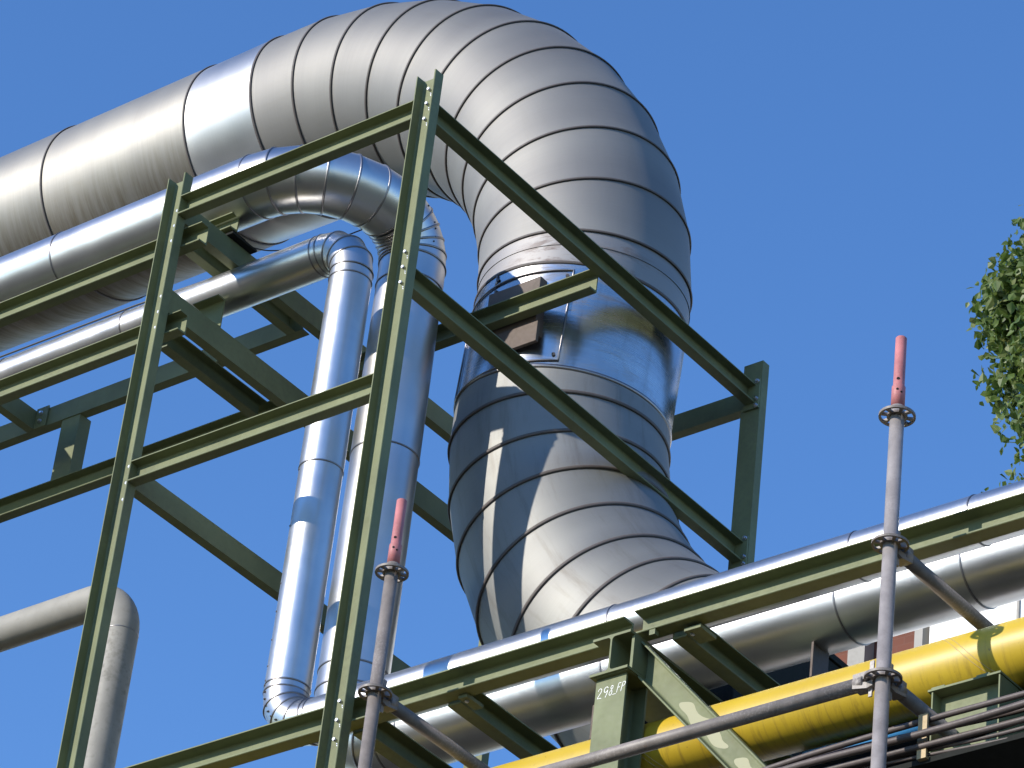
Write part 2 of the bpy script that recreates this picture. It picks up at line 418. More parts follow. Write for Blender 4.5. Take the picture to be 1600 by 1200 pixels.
# gusset and brace
MB().box(-7.176, -7.164, 8.925, 9.03, 6.668, 6.80, 0.001).build('gusset', M_GREEN, LR)
dB = Vector((0.664, 0, -0.748)); pB = Vector((0.748, 0, 0.664))
bs = Vector((-7.163, 9.012, 6.664)) - pB * 0.012
BR = MB()
pr = upn(0.100, 0.050)
UU, VV = -Y_, pB
r0 = []; r1_ = []
for (u, v) in pr:
    q = bs + UU * u + VV * v
    t_ = (-7.163 - q.x) / dB.x           # cut vertically against the gusset
    r0.append(q + dB * t_); r1_.append(q + dB * 2.4)
Vb = BR.grid([r0, r1_], True, False); BR.b.faces.new(list(reversed(Vb[0]))); BR.b.faces.new(Vb[1])
BR.build('brace', M_GREEN, LR)
# sunlight gloss painted as cream patches on the brace web
def gloss_outline():
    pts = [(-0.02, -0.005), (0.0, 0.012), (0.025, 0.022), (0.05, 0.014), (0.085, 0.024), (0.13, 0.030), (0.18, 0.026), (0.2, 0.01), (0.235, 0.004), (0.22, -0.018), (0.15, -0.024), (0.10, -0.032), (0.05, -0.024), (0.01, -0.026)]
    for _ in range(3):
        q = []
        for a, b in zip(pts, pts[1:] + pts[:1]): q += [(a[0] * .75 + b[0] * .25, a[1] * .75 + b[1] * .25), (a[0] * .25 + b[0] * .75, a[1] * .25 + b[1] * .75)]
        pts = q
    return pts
mp_, t_, p_ = nodes('cream_sun_gloss')
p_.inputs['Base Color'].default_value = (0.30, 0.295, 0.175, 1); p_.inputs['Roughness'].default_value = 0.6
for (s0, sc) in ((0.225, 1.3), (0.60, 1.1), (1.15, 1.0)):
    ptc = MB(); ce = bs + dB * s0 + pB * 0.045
    ptc.poly([ce + dB * (a * sc) + pB * (b_ * 0.95 + 0.006 * math.sin(a * 60)) + Vector((0, -0.0065, 0)) for a, b_ in gloss_outline()])
    ptc.build('sun_gloss_patch', mp_, LR)
# cleats under the rail
for x0, x1 in ((-7.99, -7.95), (-7.0, -6.93), (-5.48, -5.42)):
    q = MB().box(x0, x1, 8.985, 9.08, 6.797, 6.8110, 0.001).build('cleat', M_GREEN, LR)
    MB().hexbolt((x0 + 0.02, 9.01, 6.797), -Z_, 0.008, 0.007).build('bolt', M_BOLT, q)
MB().box(-7.125, -7.10, 8.952, 8.975, 6.80, 6.8215, 0.001).build('cleat', M_GREEN, LR)

# handwriting 298_FP on the post face: chalk strokes as thin ribbons
STR = {
 '2': [[(0, .75), (.1, .95), (.32, 1), (.5, .85), (.45, .6), (.2, .3), (0, .02), (.3, .06), (.62, 0)]],
 '9': [[(.56, .80), (.40, 1.0), (.12, .95), (.0, .70), (.12, .48), (.36, .46), (.56, .68), (.58, .86), (.56, .60), (.46, .25), (.34, -.04)]],
 '8': [[(.42, .55), (.15, .7), (.2, .95), (.45, .95), (.45, .68), (.15, .42), (.02, .18), (.2, .0), (.42, .12), (.42, .4), (.3, .55)]],
 '_': [[(-.05, -.02), (.55, -.02)]],
 'F': [[(.12, 1), (0, 0)], [(.12, .98), (.55, 1.0)], [(.06, .52), (.42, .56)]],
 'P': [[(.12, 1), (0, 0)], [(.12, .98), (.48, 1.02), (.6, .82), (.45, .6), (.08, .5)]],
}
txt = MB(); yy = 8.9242
def stroke(pl, w):
    P = [Vector(p) for p in pl]
    # smooth by Chaikin
    for _ in range(2):
        Q = [P[0]]
        for a, b in zip(P[:-1], P[1:]): Q += [a * .75 + b * .25, a * .25 + b * .75]
        Q.append(P[-1]); P = Q
    lf = []; rt = []
    for i, p in enumerate(P):
        d = (P[min(i + 1, len(P) - 1)] - P[max(i - 1, 0)]); d = d.normalized() if d.length else Vector((1, 0))
        n = Vector((-d.y, d.x)); ww = w * (0.8 + 0.4 * random.random())
        lf.append(p + n * ww); rt.append(p - n * ww)
    for i in range(len(P) - 1):
        txt.poly([(lf[i].x, yy, lf[i].y), (lf[i + 1].x, yy, lf[i + 1].y), (rt[i + 1].x, yy, rt[i + 1].y), (rt[i].x, yy, rt[i].y)])
xx = -7.304
for ch in '298_FP':
    big = ch in '298'
    sx = 0.031 if big else 0.025; sz = 0.040 if big else 0.036
    base = 6.578 + (0 if big else (0.002 if ch == '_' else 0.004)) + (xx + 7.304) * 0.02
    for pl in STR[ch]:
        stroke([(xx + a * sx + b * 0.004, base + b * sz) for a, b in pl], 0.0012)
    xx += {'2': .0255, '9': .0235, '8': .018, '_': .0165, 'F': .0175, 'P': .0}[ch]
txt.build('handwriting', M_WHITE, PO)

# ================================================================ clad pipes
def gored(mb, P, r, n=72, lap=0.0015, n0=None, n1=None):
    """row of mitred cylinders along polyline P; every joint belongs to both neighbours but is not shared"""
    P = [Vector(p) for p in P]; rings = []; L = 0
    D = [(P[i + 1] - P[i]).normalized() for i in range(len(P) - 1)]
    nrm = [Vector(n0) if n0 is not None else D[0]] + [(D[i] + D[i + 1]).normalized() for i in range(len(D) - 1)] + [Vector(n1) if n1 is not None else D[-1]]
    nrm = [q.normalized() for q in nrm]
    Nf = D[0].orthogonal().normalized()
    for i in range(len(D)):
        d = D[i]; Nf = (Nf - d * Nf.dot(d)).normalized(); Bf = d.cross(Nf)
        rows = []
        for e, rad in ((0, r - lap / 2), (1, r + lap)):
            c = P[i + e]; nn = nrm[i + e]; ring = []
            for k in range(n):
                a = 2 * PI * k / n; o = (Nf * math.cos(a) + Bf * math.sin(a)) * rad
                ring.append(c + o - d * (o.dot(nn) / d.dot(nn)))
            rows.append(ring)
        ln = (P[i + 1] - P[i]).length
        us = [2 * PI * k / n * r for k in range(n + 1)]
        if mb is not None: mb.grid(rows, True, True, (us, [L, L + ln]))
        L += ln
        if i == 0: rings.append(rows[0])
        rings.append(rows[1])
    return rings
def bead(ring, rb, mat, parent, name='joint_band', n=8, off=0.0):
    """closed bead following a ring of points"""
    c = sum(ring, Vector()) / len(ring); m_ = len(ring)
    nn = (ring[0] - c).cross(ring[m_ // 4] - c).normalized()
    rows = []
    for p in ring:
        ra = (p - c).normalized()
        rows.append([p + ra * (rb * 0.75 * math.cos(2 * PI * k / n) + off) + nn * (rb * 1.25 * math.sin(2 * PI * k / n)) for k in range(n)])
    rows.append(rows[0])
    b = MB(); b.grid(rows, True, True); bmesh.ops.remove_doubles(b.b, verts=b.b.verts, dist=1e-6)
    return b.build(name, mat, parent)
def arcpts(c, a, b, R, n, t0=0, t1=PI / 2):
    return [Vector(c) + (Vector(a) * math.cos(t) + Vector(b) * math.sin(t)) * R for t in [t0 + (t1 - t0) * k / n for k in range(n + 1)]]

# ---- large pipe
BY, BR_ = 10.65, 0.4745
BZ, BX, RB = 11.723, -9.022, 1.779
BP = thing('large_pipe', 'huge dull aluminium clad pipe bending over the top and down behind the frame', 'pipe', (BX, BY, 9.6))
SM = [-18.0, -16.2, -14.6, -13.4, -12.316, -11.341, BX - RB - 0.10]
for i in range(len(SM) - 1):
    b = MB(); rg = gored(b, [(SM[i], BY, BZ), (SM[i + 1], BY, BZ)], BR_, 96, 0.003)
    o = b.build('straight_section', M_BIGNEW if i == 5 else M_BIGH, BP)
    if i == 5: o['label'] = 'brighter new section of cladding next to the bend'
    bead(rg[-1], 0.0045 if i < 5 else 0.006, M_SEAM, BP)
NG = 10
eb = [Vector((SM[-1], BY, BZ))] + [Vector((BX - RB + RB * math.sin(a), BY, BZ - RB + RB * math.cos(a))) for a in [math.radians(-3.2 + 9.2 * k) for k in range(1, NG)] + [math.radians(87.6)]]
b = MB(); rg = gored(b, eb, BR_, 96, 0.003, X_, -Z_); b.build('elbow', M_BIG, BP)
for k, r_ in enumerate(rg[1:], 1): bead(r_, 0.0055, M_SEAM, BP)
z_e = BZ - RB
LX0, LZ0, RL = -9.069, 9.284, 1.813
XL9 = lambda z: BX + (z - z_e) * (LX0 - BX) / (LZ0 - z_e)
S0, S1 = 9.86, 9.325
b = MB(); rg = gored(b, [eb[-1], (XL9(z_e), BY, z_e), (XL9(S0), BY, S0)], BR_, 96, 0.002, -Z_, None); q = b.build('straight_section', M_BIGSTAIN, BP)
q['label'] = 'short section with brown scuffs above the sleeve'
bead(rg[-1], 0.007, M_SEAM, BP)
b = MB(); rg = gored(b, [(XL9(S0), BY, S0), (XL9(S1), BY, S1)], BR_ + 0.001, 96, 0.0); q = b.build('sleeve', M_SLEEVE, BP)
q['label'] = 'shiny stained sleeve of sheet metal'
bead(rg[-1], 0.009, M_SEAM2, BP)
lo = [Vector((XL9(S1), BY, S1))] + [Vector((LX0 + RL * (1 - math.cos(a)), BY, LZ0 - RL * math.sin(a))) for a in [math.radians(v) for v in (4.0, 12, 20.3, 29.6, 39.2, 48, 57, 66)]]
b = MB(); rg = gored(b, lo, BR_ + 0.0015, 96, 0.003, lo[0] - Vector((XL9(S0), BY, S0)), None); b.build('elbow', M_BIGOLD, BP)
for r_ in rg[1:]: bead(r_, 0.0075, M_SEAM, BP)
# cut-out frame round the bearing lug on the sleeve
def onpipe(a, z, rad):    # a measured from the front (-Y) towards +X
    return Vector((XL9(z) + rad * math.sin(a), BY - rad * math.cos(a), z))
tr = MB(); rr_ = BR_ + 0.007
A0, A1, Z0_, Z1_ = -0.72, 0.60, 9.335, 9.80
path = [onpipe(A0 + (A1 - A0) * k / 16, Z1_, rr_) for k in range(17)] + [onpipe(A1, Z1_ + (Z0_ - Z1_) * k / 8, rr_) for k in range(1, 9)] + [onpipe(A1 + (A0 - A1) * k / 16, Z0_, rr_) for k in range(1, 17)] + [onpipe(A0, Z0_ + (Z1_ - Z0_) * k / 8, rr_) for k in range(1, 9)]
tr.tube(path, 0.0045, 8, False); tr.build('trim_strip', M_SEAM2, BP)
for (a, z) in ((A1 - .05, Z0_ + .03), (A1 - .05, Z1_ - .03), (A0 + .05, Z1_ - .03), (-0.2, Z1_ + .03), (-0.2, Z1_ - .03)):
    p = onpipe(a, z, BR_ + 0.003)
    MB().cyl(p, p + (p - Vector((XL9(z), BY, z))).normalized() * 0.006, 0.008, 12).build('screw', M_SCREW, BP)
MB().tube([onpipe(-0.22, S0 - 0.003, BR_ + .005), onpipe(-0.22, Z1_, BR_ + .005)], 0.005, 6).build('trim_strip', M_SEAM2, BP)
# brown bearing lug
lug = MB(); lug.box(-9.150, -8.865, 10.16, 10.32, 9.45, 9.748, 0.004)
lug.build('bearing_lug', M_LUG, BP)
MB().box(-9.13, -8.845, 10.152, 10.17, 9.395, 9.50, 0.003).build('bearing_lug', M_LUG, BP)

# ---- medium pipe
MZ, MYU, MX, MYV, MR1, MR2, Mr = 9.958, 9.25, -9.338, 9.853, 0.394, 0.195, 0.1453
MP = thing('medium_pipe', 'medium bright metal pipe whose two bends arch over behind the tall right column', 'pipe', (MX, MYV, 8.5))
def straight(parent, P, r, mat, joints, lap=0.001, n=56, seam=0.0035, smat=None, name='straight_section'):
    """straight run along a polyline axis cut at joint distances (fractions given as points)"""
    for a, b_ in zip(joints[:-1], joints[1:]):
        mb = MB(); rg = gored(mb, [a, b_], r, n, lap); mb.build(name, mat, parent)
        bead(rg[-1], seam, smat or M_SEAM2, parent)
xs = [-17, -15.6, -14.3, -13.1, -11.95, -10.85, MX - MR1]
straight(MP, None, Mr, M_MED, [Vector((x, MYU, MZ)) for x in xs])
e1 = arcpts((MX - MR1, MYU + MR1, MZ), -Y_, X_, MR1, 6)
yend = MYV - MR2
e2 = arcpts((MX, yend, MZ - MR2), Z_, Y_, MR2, 6)
b = MB(); rg = gored(b, e1, Mr, 56, 0.001, X_, Y_); b.build('elbow', M_MED, MP)
for r_ in rg[1:]: bead(r_, 0.0045, M_SEAM2, MP)
b = MB(); rg = gored(b, e2, Mr, 56, 0.001, Y_, -Z_); b.build('elbow', M_MED, MP)
for r_ in rg[1:]: bead(r_, 0.0045, M_SEAM2, MP)
MLZ, MLY, q_ = 7.346, MYV, 0.27
zs = [MZ - MR2, 9.642, 8.767, 7.712, MLZ + q_]
straight(MP, None, Mr, M_MED, [Vector((MX, MYV, z)) for z in zs])
e3 = arcpts((MX + q_, MYV, MLZ + q_), -X_, -Z_, q_, 5)
b = MB(); rg = gored(b, e3, Mr, 56, 0.001, -Z_, X_); b.build('elbow', M_MED, MP)
for r_ in rg[1:]: bead(r_, 0.0045, M_SEAM2, MP)
xs = [MX + q_, -8.95, -7.95, -6.90, -6.365, -5.33, -4.0, -2.5]
straight(MP, None, 0.1478, M_MED, [Vector((x, MLY, MLZ)) for x in xs])
# screws along the bends
def screws(parent, pts, dirs, r=0.0055):
    for p, d in zip(pts, dirs):
        p = Vector(p); d = Vector(d).normalized()
        MB().cyl(p - d * 0.003, p + d * 0.004, r, 10, r * 0.6).build('screw', M_SCREW, parent)
dd = Vector((0.75, -0.35, 0.45)).normalized()
pp = []; dl = []
for k in (0.3, 0.7, 1.3, 1.7, 2.3, 2.7, 3.3, 3.7):
    t_ = PI / 2 * k / 5; c = Vector((MX, yend, MZ - MR2)) + (Z_ * math.cos(t_) + Y_ * math.sin(t_)) * MR2
    tan = (-Z_ * math.sin(t_) + Y_ * math.cos(t_)); d = (dd - tan * dd.dot(tan)).normalized()
    pp.append(c + d * Mr); dl.append(d)
screws(MP, pp, dl)

# ---- small pipe
SY, SZ, SX, SR, Sr = 9.36, 9.528, -9.212, 0.158, 0.0901
SP = thing('small_pipe', 'slimmest bright metal pipe standing left of the tall right column', 'pipe', (SX, SY, 8.2))
xs = [-17, -15.8, -14.6, -13.4, -12.3, -11.23, -10.487, SX - SR - 0.03, SX - SR]
straight(SP, None, Sr, M_SMALL, [Vector((x, SY, SZ)) for x in xs], seam=0.0028)
b = MB(); rg = gored(b, arcpts((SX - SR, SY, SZ - SR), Z_, X_, SR, 4), Sr, 56, 0.001, X_, -Z_); b.build('elbow', M_SMALL, SP)
for r_ in rg[1:]: bead(r_, 0.003, M_SEAM2, SP)
SLZ = 7.174; R3 = 0.158
zs = [SZ - SR, SZ - SR - 0.045, 8.379, SLZ + R3 + 0.03, SLZ + R3]
SXl = SX
straight(SP, None, Sr, M_SMALL, [Vector((SX, SY, z)) for z in zs], seam=0.003)
b = MB(); rg = gored(b, arcpts((SX + R3, SY, SLZ + R3), -X_, -Z_, R3, 4), Sr, 56, 0.001, -Z_, X_); b.build('elbow', M_SMALL, SP)
for r_ in rg[1:]: bead(r_, 0.003, M_SEAM2, SP)
xs = [SX + R3, -9.03, -7.582, -6.54, -6.056, -5.1, -4.0, -2.5]
straight(SP, None, Sr, M_SMALL, [Vector((x, SY, SLZ)) for x in xs], seam=0.0028)
# screws round the lower bend and down the upright
pp = []; dl = []
d0 = Vector((-0.25, -0.93, -0.1))
for z in (8.36, 8.09, 7.82, 7.69, 7.56, 7.44, 7.375, 7.355):
    d = Vector((-0.55, -0.83, 0)).normalized(); pp.append(Vector((SX, SY, z)) + d * Sr); dl.append(d)
for k in range(9):
    t_ = PI / 2 * (k + .4) / 9; c = Vector((SX + R3, SY, SLZ + R3)) + (-X_ * math.cos(t_) - Z_ * math.sin(t_)) * R3
    tan = (X_ * math.sin(t_) - Z_ * math.cos(t_)); w = Vector((0, -0.9, 0)) + (-X_ * math.cos(t_) - Z_ * math.sin(t_)) * 0.42
    d = (w - tan * w.dot(tan)).normalized(); pp.append(c + d * (Sr + .002)); dl.append(d)
screws(SP, pp, dl, 0.005)

# ---- pipe shoes on the left side beams
def shoe(label, x1, yw, zb, zt, base=0.024):
    o = thing('pipe_shoe', label, 'pipe shoe', (x1 - 0.1, yw, zb))
    MB().prism(upn(zt - zb - base, 0.05), (x1 - 0.145, yw, zb + base), (x1, yw, zb + base), -Y_, Z_).build('channel', M_GREEN, o)
    MB().box(x1 - 0.12, x1 + 0.004, yw - 0.03, yw + 0.13, zb + 0.0005, zb + base * .5, 0.001).build('base_plate', M_BLACK, o)
    MB().box(x1 - 0.12, x1 - 0.004, yw - 0.02, yw + 0.06, zb + base * .5 + 0.0005, zb + base - 0.0005).build('packing', M_BLACK, o)
    return o
shoe('upper small green channel shoe under the medium pipe, on the side beam', -9.820, 9.247, 9.7175, 9.822)
shoe('lower small green channel shoe under the slim pipe, on the side beam', -9.880, 9.305, 9.2655, 9.441)
for x_, lb in ((-8.06, 'small shoe under the medium pipe left of the marked post'), (-7.068, 'small shoe under the medium pipe right of the marked post')):
    o = thing('pipe_shoe', lb, 'pipe shoe', (x_ + .03, MYV, 6.9))
    MB().box(x_ + 0.02, x_ + 0.03, MYV - .05, MYV + .05, 6.8985, 7.21, 0.001).build('web', M_LUG, o)
    MB().box(x_ - 0.03, x_ + 0.08, MYV - .06, MYV + .06, 6.8982, 6.906, 0.001).build('base_plate', M_LUG, o)

# ---- yellow pipe
YP = thing('yellow_pipe', 'yellow painted gas pipe with dark drip stains at lower right', 'pipe', (-6.0, 9.17, 6.458))
Yr = 0.1155
MB().tube([(x, 9.17, 6.458) for x in (-13, -8, -6, -4, -2.5)], Yr, 64).build('pipe_run', M_YEL, YP)
# spiral wrapping seam lines
for x0 in (-6.02, -7.35, -8.3, -4.9):
    for off in (0, 0.022):
        MB().tube([(x0 + off + 0.20 * k / 20, 9.17 - (Yr + .0002) * math.cos(-0.9 + 1.9 * k / 20), 6.458 - (Yr + .0002) * math.sin(-0.9 + 1.9 * k / 20)) for k in range(21)], 0.0011, 5, False).build('wrap_seam', M_CLIP, YP)
# pipe saddle on a green stool
ST = thing('pipe_stool', 'green boxed steel stool under the yellow pipe behind the cables', 'pipe support', (-5.885, 9.12, 5.95))
MB().box(-6.012, -5.765, 9.098, 9.106, 5.955, 6.325).build('web', M_GREEN, ST)
for x in (-6.018, -5.765): MB().box(x, x + 0.006, 9.05, 9.22, 5.955, 6.325, 0.001).build('flange', M_GREEN, ST)
MB().box(-6.03, -5.755, 9.045, 9.24, 6.3255, 6.3335, 0.001).build('top_plate', M_GREEN, ST)
for x in (-6.02, -5.85): MB().box(x, x + 0.05, 9.05, 9.25, 6.334, 6.342, 0.001).build('shim', M_GREEN, ST)

# ---- blue pipe and cable tray
BLP = thing('blue_pipe', 'thin blue painted pipe below the yellow pipe', 'pipe', (-5.8, 9.3, 6.20))
MB().tube([(-6.62, 9.22, 6.318), (-6.135, 9.22, 6.318)], 0.026, 24).build('pipe_run', M_BLUE, BLP)
BLP2 = thing('blue_pipe', 'short end of blue pipe showing right of the green stool', 'pipe', (-5.2, 9.3, 6.20))
MB().tube([(-5.66, 9.22, 6.318), (-2.5, 9.22, 6.318)], 0.026, 24).build('pipe_run', M_BLUE, BLP2)
TR = thing('cable_tray', 'dark steel cable tray under the bundle of grey cables', 'cable tray', (-5.0, 9.05, 5.95))
MB().box(-6.75, -2.5, 8.84, 9.42, 5.925, 5.945, 0.001).build('tray_bed', M_BLACK, TR)
MB().box(-6.75, -2.5, 9.42, 9.43, 5.925, 6.47, 0.001).build('side_rail', M_BLACK, TR)
beam(TR, (-6.0, 8.9, 5.78), (-6.0, 11.2, 5.78), X_, Z_, name='cross_beam')
beam(TR, (-4.6, 8.9, 5.78), (-4.6, 11.2, 5.78), X_, Z_, name='cross_beam')
CG = 'grey cables running along the tray'
cab = [(8.838, 6.076, 0.0105, 'topmost thick grey cable of the bundle'), (8.845, 6.048, 0.0055, 'thin grey cable just below the topmost cable'),
       (8.800, 6.016, 0.0125, 'thick grey cable crossing over the tan clip'), (8.848, 5.996, 0.0085, 'grey cable below the thick crossing cable'),
       (8.822, 6.034, 0.0090, 'grey cable tucked between the two upper thick cables'), (8.828, 5.984, 0.0110, 'thick grey cable in the lower half of the bundle'),
       (8.870, 6.060, 0.0090, 'grey cable lying behind the bundle'),
       (8.840, 5.972, 0.0070, 'slim grey cable just above the lowest one'), (8.850, 5.953, 0.006, 'lowest grey cable of the bundle')]
for i, (y, z, r, lb) in enumerate(cab):
    P = []
    for k in range(60):
        x = -8.6 + 6.1 * k / 59
        sag = 0.014 * math.sin(x * (2.1 + i * 0.37) + i * 1.7) + 0.006 * math.sin(x * 5 + i)
        drop = -0.10 * max(0, (-6.75 - x)) ** 2 - (0.05 * max(0, (-6.35 - x)) if i < 3 else 0.02 * max(0, (-6.2 - x)))
        P.append((x, y + 0.006 * math.sin(x * 3 + i * 2), z + sag * 0.8 + drop))
    o = MB().tube(P, r, 12).build('cable', M_CABLE)
    tag(o, lb, 'cable', CG)
o = MB(); o.box(-5.912, -5.878, 8.822, 8.832, 5.935, 6.095, 0.001); o.box(-5.912, -5.878, 8.832, 8.87, 5.935, 5.943)
o = tag(o.build('cable_clip', M_CLIP), 'tan upright clip holding the cable bundle to the tray', 'clip')

# ---- pale painted pipe at lower left
PP = thing('pale_pipe', 'pale grey painted pipe with a tight bend at lower left', 'pipe', (-10.47, 9.6, 8.0))
pr_ = 0.0745; pe = -10.395 - pr_; Rp = 0.21
P = [(-15, 9.6, 8.309), (-12, 9.6, 8.309)] + [tuple(v) for v in arcpts((pe - Rp, 9.6, 8.309 - Rp), Z_, X_, Rp, 12)] + [(pe, 9.6, 7.4), (pe, 9.6, 6.0), (pe, 9.6, -EYE)]
MB().tube(P, pr_, 40).build('pipe_run', M_PALE, PP)
rg = gored(None, [(pe, 9.6, 8.10), (pe, 9.6, 8.095)], pr_, 40, 0)
bead(rg[-1], 0.0018, M_SEAM2, PP, 'weld')

# ---- thin wires
w = MB().tube([(-17, 9.9, 10.26), (-13.5, 9.9, 10.24), (-12, 9.9, 10.235), (-11.1, 9.9, 10.225), (-10.2, 9.95, 10.24)], 0.0045, 8)
tag(w.build('cable', M_SCREW), 'thin dark cable stretched below the huge pipe at left', 'cable')
P = [Vector(p) for p in ((-10.12, 9.42, 9.98), (-10.02, 9.46, 9.90), (-9.92, 9.5, 9.845), (-9.80, 9.5, 9.80), (-9.70, 9.52, 9.79), (-9.55, 9.56, 9.80), (-9.4, 9.6, 9.84))]
for _ in range(2):
    Q = [P[0]]
    for a, b in zip(P[:-1], P[1:]): Q += [a * .75 + b * .25, a * .25 + b * .75]
    Q.append(P[-1]); P = Q
tag(MB().tube(P, 0.003, 8).build('cable', M_SCREW), 'thin loose cable hanging in a curve beside the upper shoe', 'cable')

# ================================================================ scaffolding
def rosette(mb, cx, cy, cz):
    R0, Ra, Rb_, R1 = 0.0243, 0.0345, 0.0535, 0.0615; th = 0.009; n = 96
    rad = [R0, Ra, Rb_, R1]
    def hole(a):
        a = math.degrees(a) % 45
        k = int(math.degrees(a0) // 45) % 2
        w = 17 if k == 0 else 11
        return abs(a - 22.5) < w
    top = [[mb.b.verts.new((cx + r * math.cos(2 * PI * j / n), cy + r * math.sin(2 * PI * j / n), cz + th / 2)) for j in range(n)] for r in rad]
    bot = [[mb.b.verts.new((cx + r * math.cos(2 * PI * j / n), cy + r * math.sin(2 * PI * j / n), cz - th / 2)) for j in range(n)] for r in rad]
    solid = [[True] * n for _ in range(3)]
    for j in range(n):
        a0 = 2 * PI * (j + .5) / n
        if hole(a0): solid[1][j] = False
    for i in range(3):
        for j in range(n):
            k = (j + 1) % n
            if not solid[i][j]: continue
            mb.b.faces.new((top[i][j], top[i + 1][j], top[i + 1][k], top[i][k]))
            mb.b.faces.new((bot[i][j], bot[i][k], bot[i + 1][k], bot[i + 1][j]))
            if i == 2: mb.b.faces.new((top[3][j], bot[3][j], bot[3][k], top[3][k]))
            if i == 0: mb.b.faces.new((top[0][j], top[0][k], bot[0][k], bot[0][j]))
            for ii in (i - 1, i + 1):
                if 0 <= ii < 3 and not solid[ii][j]:
                    q = i if ii < i else i + 1
                    mb.b.faces.new((top[q][j], top[q][k], bot[q][k], bot[q][j]))
            for jj, e in (((j - 1) % n, j), ((j + 1) % n, k)):
                if not solid[i][jj]:
                    mb.b.faces.new((top[i][e], top[i + 1][e], bot[i + 1][e], bot[i][e]))
def standard(label, x, y, z1, mat, ztop):
    o = thing('scaffold_standard', label, 'scaffold pole', (x, y, -EYE), 'scaffold poles with round rosettes')
    MB().cyl((x, y, -EYE + .05), (x, y, z1 + 0.035), 0.02415, 32).build('tube', mat, o)
    MB().box(x - .075, x + .075, y - .075, y + .075, -EYE, -EYE + 0.06, 0.002).build('base_plate', M_SCAF, o)
    for k in range(18):
        zc = z1 - 0.5 * k
        if zc < -EYE + 0.1: break
        r = MB(); rosette(r, x, y, zc); r.build('rosette', M_SCAF, o)
        MB().tube([(x, y, zc + .0045), (x, y, zc + .012)], [0.029, 0.0245], 24, False).build('weld', M_SCAF, o)
    sp = MB(); sp.tube([(x, y, z1 + 0.035), (x, y, z1 + 0.115), (x, y, z1 + 0.122), (x, y, ztop - .003), (x, y, ztop)], [0.0232, 0.0230, 0.0192, 0.0190, 0.0165], 32)
    q = sp.build('spigot', M_RED, o); q['label'] = 'faded red top spigot'
    for (a, zz, r_) in ((-1.15, z1 + 0.095, 0.0045), (-1.15, z1 + 0.14, 0.0055), (-0.55, z1 + 0.085, 0.004)):
        d = Vector((math.cos(a), math.sin(a), 0)); rr = 0.0231 if zz < z1 + .116 else 0.0191
        MB().cyl(Vector((x, y, zz)) + d * (rr - 0.002), Vector((x, y, zz)) + d * (rr + 0.0006), r_, 12).build('pin_hole', M_HOLE, q)
    return o
SLx, SLy, SLz = -8.102, 8.67, 7.187
SRx, SRy, SRz = -5.970, 8.70, 7.181
standard('nearer left scaffold pole with dull red tip in front of the tall right column', SLx, SLy, SLz, M_SCAF, 7.497)
standard('right scaffold pole with bright pinkish red tip standing against the sky', SRx, SRy, SRz, M_SCAFG, 7.498)
def ledger(label, A, B, group=None, name='scaffold_ledger'):
    A = Vector(A); B = Vector(B); d = (B - A).normalized(); up = Z_; s_ = d.cross(up).normalized()
    mid = (A + B) / 2
    o = thing(name, label, 'scaffold tube', mid, group)
    MB().cyl(A + d * 0.085, B - d * 0.085, 0.0242, 32).build('tube', M_SCAF, o)
    for (P, dr) in ((A, d), (B, -d)):
        h = MB()
        # cast wedge head: jaw above and below the rosette
        for (z0, z1) in ((-0.030, -0.0065), (0.0065, 0.034)):
            rows = []
            for (t_, w, zz0, zz1) in ((0.032, 0.012, z0 * .7, z1 * .7), (0.05, 0.017, z0, z1), (0.088, 0.022, z0 * .85, z1 * .85), (0.10, 0.0235, z0 * .8, z1 * .8)):
                c = P + dr * t_
                rows.append([c + s_ * w + up * zz1, c - s_ * w + up * zz1, c - s_ * w + up * zz0, c + s_ * w + up * zz0])
            V = h.grid(rows, True, False); h.b.faces.new(V[0]); h.b.faces.new(V[-1])
        h.cyl(P + dr * 0.066, P + dr * 0.10, 0.026, 20)
        hd = h.build('wedge_head', M_SCAF, o)
        wd = MB(); c = P + dr * 0.045
        wd.poly([c + dr * 0.006 + s_ * .003 + up * 0.075, c - dr * 0.010 + s_ * .003 + up * 0.075, c - dr * 0.006 + s_ * .003 - up * 0.055, c + dr * 0.006 + s_ * .003 - up * 0.055])
        wd.poly([c + dr * 0.006 - s_ * .003 + up * 0.075, c - dr * 0.010 - s_ * .003 + up * 0.075, c - dr * 0.006 - s_ * .003 - up * 0.055, c + dr * 0.006 - s_ * .003 - up * 0.055])
        for a, b_ in (((0.006, 0.075), (-0.010, 0.075)), ((-0.010, 0.075), (-0.006, -0.055)), ((-0.006, -0.055), (0.006, -0.055)), ((0.006, -0.055), (0.006, 0.075))):
            wd.poly([c + dr * a[0] + s_ * .003 + up * a[1], c + dr * b_[0] + s_ * .003 + up * b_[1], c + dr * b_[0] - s_ * .003 + up * b_[1], c + dr * a[0] - s_ * .003 + up * a[1]])
        bmesh.ops.remove_doubles(wd.b, verts=wd.b.verts, dist=1e-5)
        wd.build('wedge', M_SCAFG, o)
    return o
ledger('long scaffold tube crossing in front of the yellow pipe', (SRx, SRy, SRz - 1.0), (SLx, SRy, SRz - 1.0))
ledger('scaffold tube running back from the left scaffold pole under the rail', (SLx, SLy, SLz - .5), (SLx, SLy + 2.07, SLz - .5), 'scaffold tubes running back under the rack', 'scaffold_transom')
ledger('scaffold tube with a red paint mark running back from the right scaffold pole', (SRx, SRy, SRz - .5), (SRx, SRy + 2.07, SRz - .5), 'scaffold tubes running back under the rack', 'scaffold_transom')
ledger('short visible scaffold tube behind the lowest rosette of the right pole', (SRx, SRy, SRz - 1.0), (SRx, SRy + 2.07, SRz - 1.0), 'scaffold tubes running back under the rack', 'scaffold_transom')
o = MB().tube([(SRx, SRy + 0.395, SRz - .5), (SRx, SRy + 0.43, SRz - .5)], 0.02445, 24, False)

